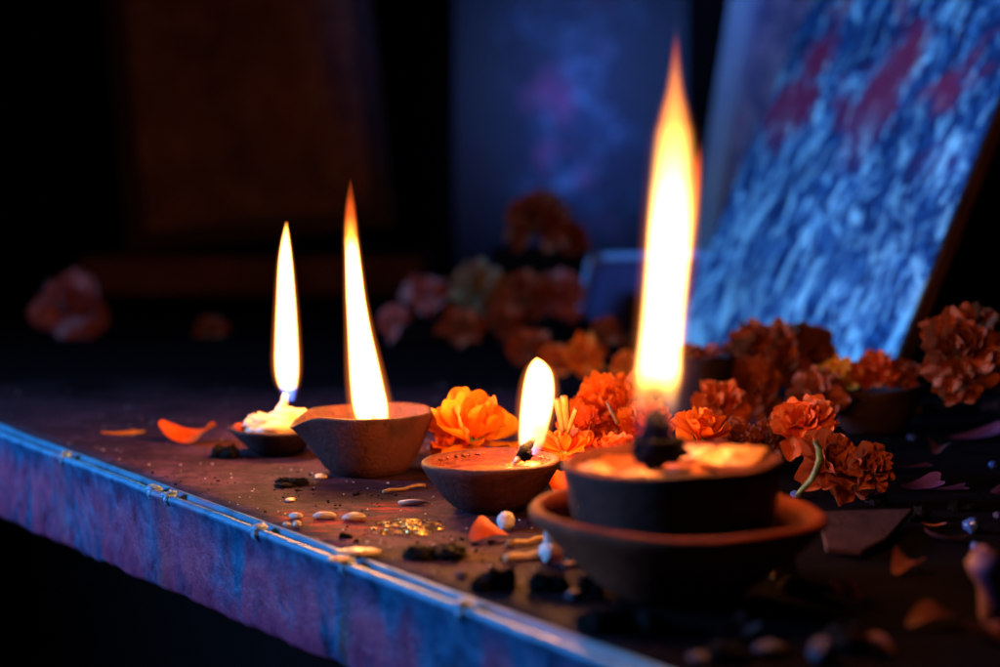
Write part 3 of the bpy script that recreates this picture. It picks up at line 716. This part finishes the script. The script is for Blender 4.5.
# ------------------------------------------------------------------ grains, sticks, crumbs
def lump(name, px, py, w, h, label, cat, mat, group=None, depth=None, seed=1, amp=.25, rz=0, freq=2.0, sub=0):
    p = P(px, py); k = p.y / FPX; rx, rzz = w * k / 2, h * k / 2
    m = MB(); m.blob((0, 0, rzz * .92), rx, (depth or w) * k / 2, rzz, seed, amp, freq, 26, 18, Matrix.Rotation(radians(rz), 3, 'Z'))
    return tag(m.build(name, M[mat], None, p), label, cat, group)
GR = 'rice grains near the front edge'
for i, (px, py, w, h, rz, lb_) in enumerate(((296, 519, 15, 7, -18, 'pale rice grain farthest left, near the tin edge'), (325, 519, 24, 8, 4, 'longest pale rice grain on the red powder smear'), (354, 521, 24, 9, 12, 'pale rice grain between the red smear and the gold flakes'), (297, 527, 9, 7, 0, 'short broken rice grain closest to the tin edge'), (412, 505, 28, 6, 3, 'slim pale rice grain behind the gold flakes'), (287, 526, 9, 4, 0, 'tiny rice splinter left of the short broken grain'))):
    lump('rice_grain', px, py, w, h, lb_, 'rice grain', 'rice', GR, h * 1.2, i + 3, .12, rz, 1.5)
lump('sugar_ball', 506, 530, 18, 20, 'round white sugar ball in front of the brown oil lamp', 'sweet', 'white', None, 18, 5, .14, 0, 3)
o = lump('sugar_lump', 551, 562, 24, 22, 'white sugar lump with a pointed top by the saucer', 'sweet', 'white', None, 22, 8, .2, 0, 2)
m = MB(); m.blob((0, 0, .0115), .0033, .0033, .0052, 4, .2, 2); m.build('tip', M['white'], o)
lump('wax_drip', 356, 555, 44, 7, 'glossy pale wax drip on the tin edge', 'wax drip', 'ghee', None, 26, 9, .35, 0, 2)
lump('wax_drip', 338, 562, 20, 6, 'small wax drip running onto the tin lip', 'wax drip', 'ghee', None, 16, 12, .35, 0, 2)
lump('wax_drip', 321, 478, 12, 4, 'small pale wax spot at the foot of the spouted lamp', 'wax drip', 'ghee', None, 18, 13, .35, 0, 2)
lump('wax_drip', 290, 501, 10, 3, 'tiny shiny wax spot left of the spouted lamp', 'wax drip', 'ghee', None, 14, 14, .35, 0, 2)
# gold flakes: a low heap of glitter
p = P(407, 528); rnd = random.Random(4); m = MB()
for i in range(1150):
    a = rnd.uniform(0, 2 * pi); q = sqrt(rnd.random()); x, y = .0175 * q * cos(a), .020 * q * sin(a)
    if noise.noise(Vector((x * 110, y * 110, 3))) < -.05 and q > .35: continue
    z = .0002 + .0022 * (1 - q * q) * rnd.uniform(.6, 1)
    s = rnd.uniform(.00022, .0006); Mx = Euler((rnd.uniform(-.6, .6), rnd.uniform(-.6, .6), rnd.uniform(0, 6))).to_matrix()
    m.box((x, y, z), s * 2, s * 1.4, s * .35, Mx)
tag(m.build('gold_glitter', M['brass'], None, p, smooth=False), 'patch of shining gold flakes on the tabletop', 'glitter', kind='stuff')
def stick(name, x0, y0, x1, y1, r, label, cat, mat, lift=.0012, group=None):
    a, b = P(x0, y0) , P(x1, y1); a.z = b.z = lift
    m = MB(); n = 7
    m.tube([a.lerp(b, i / (n - 1)) + Vector((0, 0, .0005 * sin(i * 1.7))) - a for i in range(n)], [r * (1 + .25 * noise.noise(Vector((i * 1.7, x0, 0)))) for i in range(n)], 8)
    o = m.build(name, M[mat], None, a); return tag(o, label, cat, group)
GS = 'straws and sticks on the table'
stick('straw', 383, 494, 425, 487, .0009, 'dry straw lying between the spouted lamp and the oil lamp', 'straw', 'twig', .0012, GS)
s = stick('matchstick', 510, 547, 546, 541, .0011, 'thin burnt matchstick pointing at the saucer', 'matchstick', 'twig', .0014, GS)
m = MB(); m.blob((0, 0, 0), .0022, .0017, .0017, 2, .2); m.build('match_head', M['stem_dry'], s)
stick('straw', 505, 562, 548, 557, .0016, 'thick pale straw below the matchstick', 'straw', 'twig', .0016, GS)
# charred clumps
GC = 'black charred crumbs on the tabletop'
chars = [(225, 458, 26, 16, 'black crumb beside the white ghee lamp'), (291, 486, 34, 8, 'flat black char flake left of the spouted lamp'), (437, 556, 60, 11, 'long flat char flake in front of the gold flakes'),
         (345, 538, 14, 6, 'small black crumb by the tin edge'), (505, 588, 44, 26, 'largest black char lump left of the saucer foot'), (548, 590, 40, 20, 'black char lump in the middle of the clump by the saucer'), (588, 592, 30, 20, 'black char lump nearest the saucer foot'),
         (480, 590, 24, 14, 'black crumb at the left of the big char lump'), (605, 630, 60, 26, 'blurred black lump near the bottom centre'), (650, 632, 40, 24, 'blurred black lump under the saucer foot'), (574, 558, 18, 14, 'black crumb touching the pinkish petal'),
         (730, 660, 50, 20, 'blurred black lump near the bottom border'), (845, 650, 56, 26, 'blurred black lump at the bottom right'), (800, 595, 40, 20, 'dark crumb right of the saucer foot'), (640, 545, 10, 6, 'tiny crumb hidden under the saucer rim'),
         (880, 505, 26, 10, 'flat dark crumb behind the clay shard'), (915, 520, 30, 14, 'dark crumb right of the clay shard'), (960, 510, 26, 12, 'dark crumb among the mauve petals'), (745, 395, 40, 16, 'dark crumb between the dark pot and the dim marigold'), (760, 470, 26, 12, 'dark crumb behind the largest lamp')]
for i, (px, py, w, h, lb_) in enumerate(chars):
    if i == 14: continue
    p = P(px, py); k = p.y / FPX; rnd = random.Random(i + 3); m = MB()
    for q in range(7):
        f = rnd.uniform(.35, .62); x, y = rnd.uniform(-.32, .32) * w * k, rnd.uniform(-.28, .28) * w * k
        rz_ = h * k * .5 * rnd.uniform(.45, 1.0); m.blob((x, y, rz_ * .8), w * k * .5 * f, w * k * .42 * f, rz_, i * 9 + q, .75, 3.4, 20, 14, Matrix.Rotation(rnd.uniform(0, 3), 3, 'Z'))
    tag(m.build('charred_crumb', M['char'], None, p), lb_, 'crumb', GC)
GW = 'pale crumbs and beads on the dark right side'
for i, (px, py, w, h, mt, lb_) in enumerate(((655, 604, 14, 22, 'crumb', 'pale upright crumb against the saucer foot'), (770, 655, 34, 14, 'crumb', 'blurred pale crumb near the bottom border'), (823, 664, 30, 26, 'crumb', 'blurred pale pointed crumb at the bottom right'), (700, 662, 26, 10, 'crumb', 'flat pale crumb at the bottom, left of the other two'),
        (868, 547, 22, 10, 'crumb', 'small pale crumb in front of the clay shard'), (972, 533, 18, 16, 'bead', 'larger glossy blue bead on the dark table'), (975, 550, 9, 9, 'bead', 'smaller glossy blue bead below the larger one'), (796, 499, 12, 9, 'bead', 'glossy blue bead in front of the drooping marigold'),
        (912, 440, 10, 6, 'bead', 'glossy blue bead under the low dark bowl'), (920, 414, 8, 8, 'crumb', 'pale crumb on the side of the low dark bowl'), (993, 468, 9, 7, 'bead', 'glossy blue bead at the right border'), (998, 519, 10, 8, 'crumb', 'pale crumb at the right border'), (575, 600, 20, 10, 'crumb', 'greyish crumb among the char lumps'), (462, 577, 14, 7, 'crumb', 'small bluish crumb near the tin edge'))):
    lump('bead' if mt == 'bead' else 'crumb', px, py, w, h, lb_, 'bead' if mt == 'bead' else 'crumb', mt, GW, w, i + 50, .3, 0, 2)
# pale twisted wax stump at right border
p = P(992, 626); m = MB()
m.tube([(.001, 0, .0), (.0012, 0, .004), (.0008, 0, .010), (-.0005, 0, .016), (-.0022, 0, .021), (-.0040, 0, .0255), (-.0055, 0, .0285)], [.0042, .0060, .0055, .0052, .0066, .0062, .0030], 18)
m.v = [(x + .0012 * noise.noise(Vector((x, y, z)) * 140), y + .0012 * noise.noise(Vector((x, y, z)) * 140 + Vector((5, 0, 0))), z) for x, y, z in m.v]
tag(m.build('wax_stump', M['mauve'], None, p), 'pale mauve lump standing at the right border', 'wax stump')
# incense cone
p = P(786, 578); m = MB(); m.tube([(0, 0, 0), (0, 0, .006), (0, 0, .0125), (0, 0, .0165)], [.0062, .0045, .0022, .0012], 14)
tag(m.build('incense_cone', M['white'], None, p), 'small pale incense cone in the shadow right of the saucer', 'incense cone')
# broken clay shard
a = [P(818, 511, .009), P(914, 508, .008), P(886, 538, .005), P(862, 550, .004), P(826, 547, .005)]
nrm = (a[1] - a[0]).cross(a[3] - a[0]).normalized(); nrm = nrm if nrm.z > 0 else -nrm
m = MB(); k = len(a); m.v = [tuple(q - a[3]) for q in a] + [tuple(q - a[3] - nrm * .003) for q in a]
m.f = [tuple(range(k)), tuple(range(2 * k - 1, k - 1, -1))] + [(i, (i + 1) % k, (i + 1) % k + k, i + k) for i in range(k)]
tag(m.build('clay_shard', M['clay_black'], None, a[3], smooth=False, bevel=.0008), 'flat broken clay shard right of the saucer', 'shard')
# fine grit over the table, nobody could count it
m = MB(); rnd = random.Random(11)
for i in range(5200):
    if i < 3400: p = P(rnd.uniform(30, 640), 470 + rnd.random() ** .7 * 140)
    else: p = P(rnd.uniform(-50, 1000), rnd.uniform(392, 500))
    q = toL @ p
    if q.y < .014 or noise.noise(Vector((p.x * 34, p.y * 34, 2))) < rnd.uniform(-.15, .35): continue
    s = rnd.uniform(.00012, .0005) * (2.6 if rnd.random() < .1 else 1)
    m.box((p.x, p.y, s * .4), s * rnd.uniform(1, 2.4), s * rnd.uniform(1, 2), s, Euler((0, 0, rnd.uniform(0, 3))).to_matrix(), s * .25, rnd)
tag(m.build('grit', M['char'], smooth=False), 'fine black grit scattered over the tabletop', 'grit', kind='stuff')
m = MB()
for i in range(420):
    p = P(rnd.uniform(-20, 720), 385 + rnd.random() * 190); q = toL @ p
    if q.y < .016: continue
    s = rnd.uniform(.0002, .0006); m.box((p.x, p.y, s * .4), s * rnd.uniform(1, 2.4), s * 1.5, s, Euler((0, 0, rnd.uniform(0, 3))).to_matrix(), s * .25, rnd)
tag(m.build('ash_dust', M['white'], smooth=False), 'specks of pale ash dust over the tabletop', 'dust', kind='stuff')

# ------------------------------------------------------------------ paintings and the dim background
def panel(name, label, cat, base0, base1, lean, height, thick, mat, frame=None, fw=.02, side='frame_brown', drop=0.0, group=None):
    """a flat board standing on the line base0-base1, leaning back by lean degrees"""
    b = (base1 - base0); W = b.length; bx = b.normalized(); back = Vector((0, 0, 1)).cross(bx).normalized()
    if back.y < 0 and abs(back.y) > .3 or back.x < 0 and abs(back.y) <= .3: back = -back
    up = (Vector((0, 0, 1)) * cos(radians(lean)) + back * sin(radians(lean))).normalized()
    nz = bx.cross(up).normalized()
    Mx = Matrix((bx, up, nz)).transposed().to_4x4(); Mx.translation = base0
    o = bpy.data.objects.new(name, None); C.objects.link(o); o.matrix_world = Mx; o.empty_display_size = .02; tag(o, label, cat, group)
    sgn = 1 if nz.y < 0 or (abs(nz.y) < .3 and nz.x < 0) else -1          # +z is the seen face
    m = MB(); m.box((W / 2, height / 2, -sgn * thick / 2), W, height, thick); m.build('backing', M[side], o, smooth=False, bevel=.001)
    f = fw if frame else .0
    m = MB(); m.box((W / 2, height / 2, sgn * .0012), W - 2 * f - .002, height - 2 * f - .002, .002); m.build('picture', M[mat], o, smooth=False)
    if frame:
        for (cx, cy, sx, sy) in ((f / 2, height / 2, f, height), (W - f / 2, height / 2, f, height), (W / 2, f / 2, W - 2 * f - .001, f), (W / 2, height - f / 2, W - 2 * f - .001, f)):
            m = MB(); m.box((cx, cy, sgn * .006), sx, sy, .012); m.build('frame_bar', M[frame], o, smooth=False, bevel=.002)
    return o
panel('leaning_painting', 'large board flecked blue and white leaning at right', 'painting', PB0, PB1, PLEAN, .75, .012, 'paint_main')
panel('framed_painting', 'framed violet painting with a pale blue frame behind the leaning board', 'painting', Q(684, 325, 2.25), Q(900, 330, 1.98), 14, .7, .015, 'paint_second', 'frame_blue', .042)
panel('small_picture', 'small framed violet blue picture behind the tallest flame', 'picture', Q(578, 342, 1.86), Q(702, 342, 1.70), 17, .100, .01, 'paint_small', 'frame_navy', .008)
panel('mural', 'dim blurred blue mural behind the tallest flame', 'mural', Q(455, 352, 3.1), Q(720, 352, 3.1), 0, 1.0, .03, 'paint_wall')
m = MB(); a = Q(716, 350, 2.75); m.box((a.x, 2.75, .40), .10, .06, 1.2)
tag(m.build('post', M['black_wood'], smooth=False, bevel=.004), 'black upright post beside the framed violet painting', 'post')
# step with a dark icon leaning on it
a, b = Q(92, 256, 2.5), Q(410, 256, 2.5); zt = a.z
m = MB(); m.box(((a.x + b.x) / 2, 2.68, zt / 2), (b.x - a.x) * 1.1, .36, zt)
tag(m.build('stone_step', M['step'], smooth=False, bevel=.008), 'dim brown stone step behind the two left flames', 'step')
icon = panel('dark_icon', 'large dark brown icon leaning on the stone step', 'icon', Q(128, 254, 2.54), Q(396, 254, 2.54), 8, .75, .02, 'paint_dark', 'frame_brown', .03)
icon.matrix_world = icon.matrix_world @ Matrix.Rotation(radians(6), 4, 'Z')
# dim background blossoms
GB = 'dim blurred blossoms far behind the lamps'
def far(px, py, y, r, mat, label, n=24, seed=1, rot=(50, 0, 0)):
    return marigold(px, py, y, r, label, mat, n, seed, rot, GB, calyx=True, wid=.46, ruff=.12)
far(70, 302, 1.78, 42, 'petal_pink', 'dim pinkish blossom alone at the far left', 26, 81, (60, 10, 0))
far(425, 290, 1.80, 24, 'petal_pink', 'dim pink blossom leftmost of the blurred row', 22, 82)
far(480, 286, 1.75, 33, 'petal_green', 'dim greenish pink blossom second in the blurred row', 26, 83)
far(527, 292, 1.72, 32, 'petal_old', 'dim red blossom third in the blurred row', 28, 84)
far(560, 290, 1.76, 30, 'petal_pink', 'dim dusky blossom rightmost of the blurred row', 26, 85)
far(540, 214, 1.85, 38, 'petal_old', 'dim brown blossom high in front of the mural', 28, 86)
far(572, 236, 1.86, 20, 'petal_old', 'small dim blossom right under the high brown one', 20, 87)
far(585, 352, 1.35, 24, 'petal', 'blurred orange blossom in front of the small picture', 26, 88)
far(532, 346, 1.50, 27, 'petal_old', 'blurred brown blossom left of the short broad flame tip', 24, 89)
far(626, 362, 1.30, 17, 'petal', 'blurred small orange blossom touching the tallest flame', 20, 90)
far(208, 326, 1.80, 18, 'petal_old', 'tiny dim blossom behind the leftmost flame', 16, 91)
far(462, 322, 1.62, 24, 'petal_old', 'dim brown blossom below the greenish pink one', 22, 92)
far(505, 318, 1.66, 22, 'petal_old', 'dim brown blossom below the gap beside the greenish pink one', 22, 93)
far(606, 330, 1.48, 20, 'petal_old', 'dim blossom at the foot of the small picture', 22, 94)
far(556, 360, 1.42, 22, 'petal_dull', 'blurred orange brown blossom right of the short broad flame tip', 24, 95)
far(395, 318, 1.7, 20, 'petal_pink', 'faint pinkish blossom low beside the second flame', 20, 96)
# the stand the blurred row sits on
a, b = Q(395, 318, 1.84), Q(592, 318, 1.84)
m = MB(); m.box(((a.x + b.x) / 2, 1.84, .02), b.x - a.x, .22, a.z + .0); m.v = [(x, y, z - (.02 - a.z / 2)) for x, y, z in m.v]
tag(m.build('low_stand', M['black_wood'], smooth=False, bevel=.004), 'low dark stand under the blurred blossoms', 'stand')
a = Q(540, 248, 1.90); m = MB(); m.box((a.x, 1.93, a.z / 2), .11, .10, a.z)
tag(m.build('pedestal_block', M['black_wood'], smooth=False, bevel=.004), 'black block carrying the high brown blossom', 'block')

# ------------------------------------------------------------------ light
w = bpy.data.worlds.new('World'); sc.world = w; w.use_nodes = True
w.node_tree.nodes['Background'].inputs[0].default_value = (.02, .03, .08, 1)
w.node_tree.nodes['Background'].inputs[1].default_value = .03
def area(loc, target, size, watts, col, spread):
    d = bpy.data.lights.new('dusk_and_fill_light', 'AREA'); d.shape = 'DISK'; d.size = size; d.energy = watts; d.color = col; d.spread = radians(spread)
    o = bpy.data.objects.new('dusk_and_fill_light', d); C.objects.link(o); o.location = loc
    o.rotation_euler = (Vector(target) - Vector(loc)).to_track_quat('-Z', 'Y').to_euler()
    return o
area((-2.3, .86, .70), (.12, 1.08, .12), .6, 8.4, (.12, .41, 1), 50)
area((-.25, -.6, 1.25), (.20, 3.0, .36), .3, .65, (.09, .26, 1), 12)  # added narrow lamp above the camera, to light the mural and framed painting

# ------------------------------------------------------------------ render
sc.view_settings.view_transform = 'Standard'; sc.view_settings.look = 'None'
sc.view_settings.exposure = 0; sc.view_settings.gamma = 1
cy = sc.cycles
cy.use_denoising = True
cy.max_bounces = 8; cy.transparent_max_bounces = 12; cy.volume_bounces = 0
cy.volume_step_rate = 1.0; cy.volume_max_steps = 256
cy.sample_clamp_indirect = 3.0
cy.caustics_reflective = cy.caustics_refractive = False
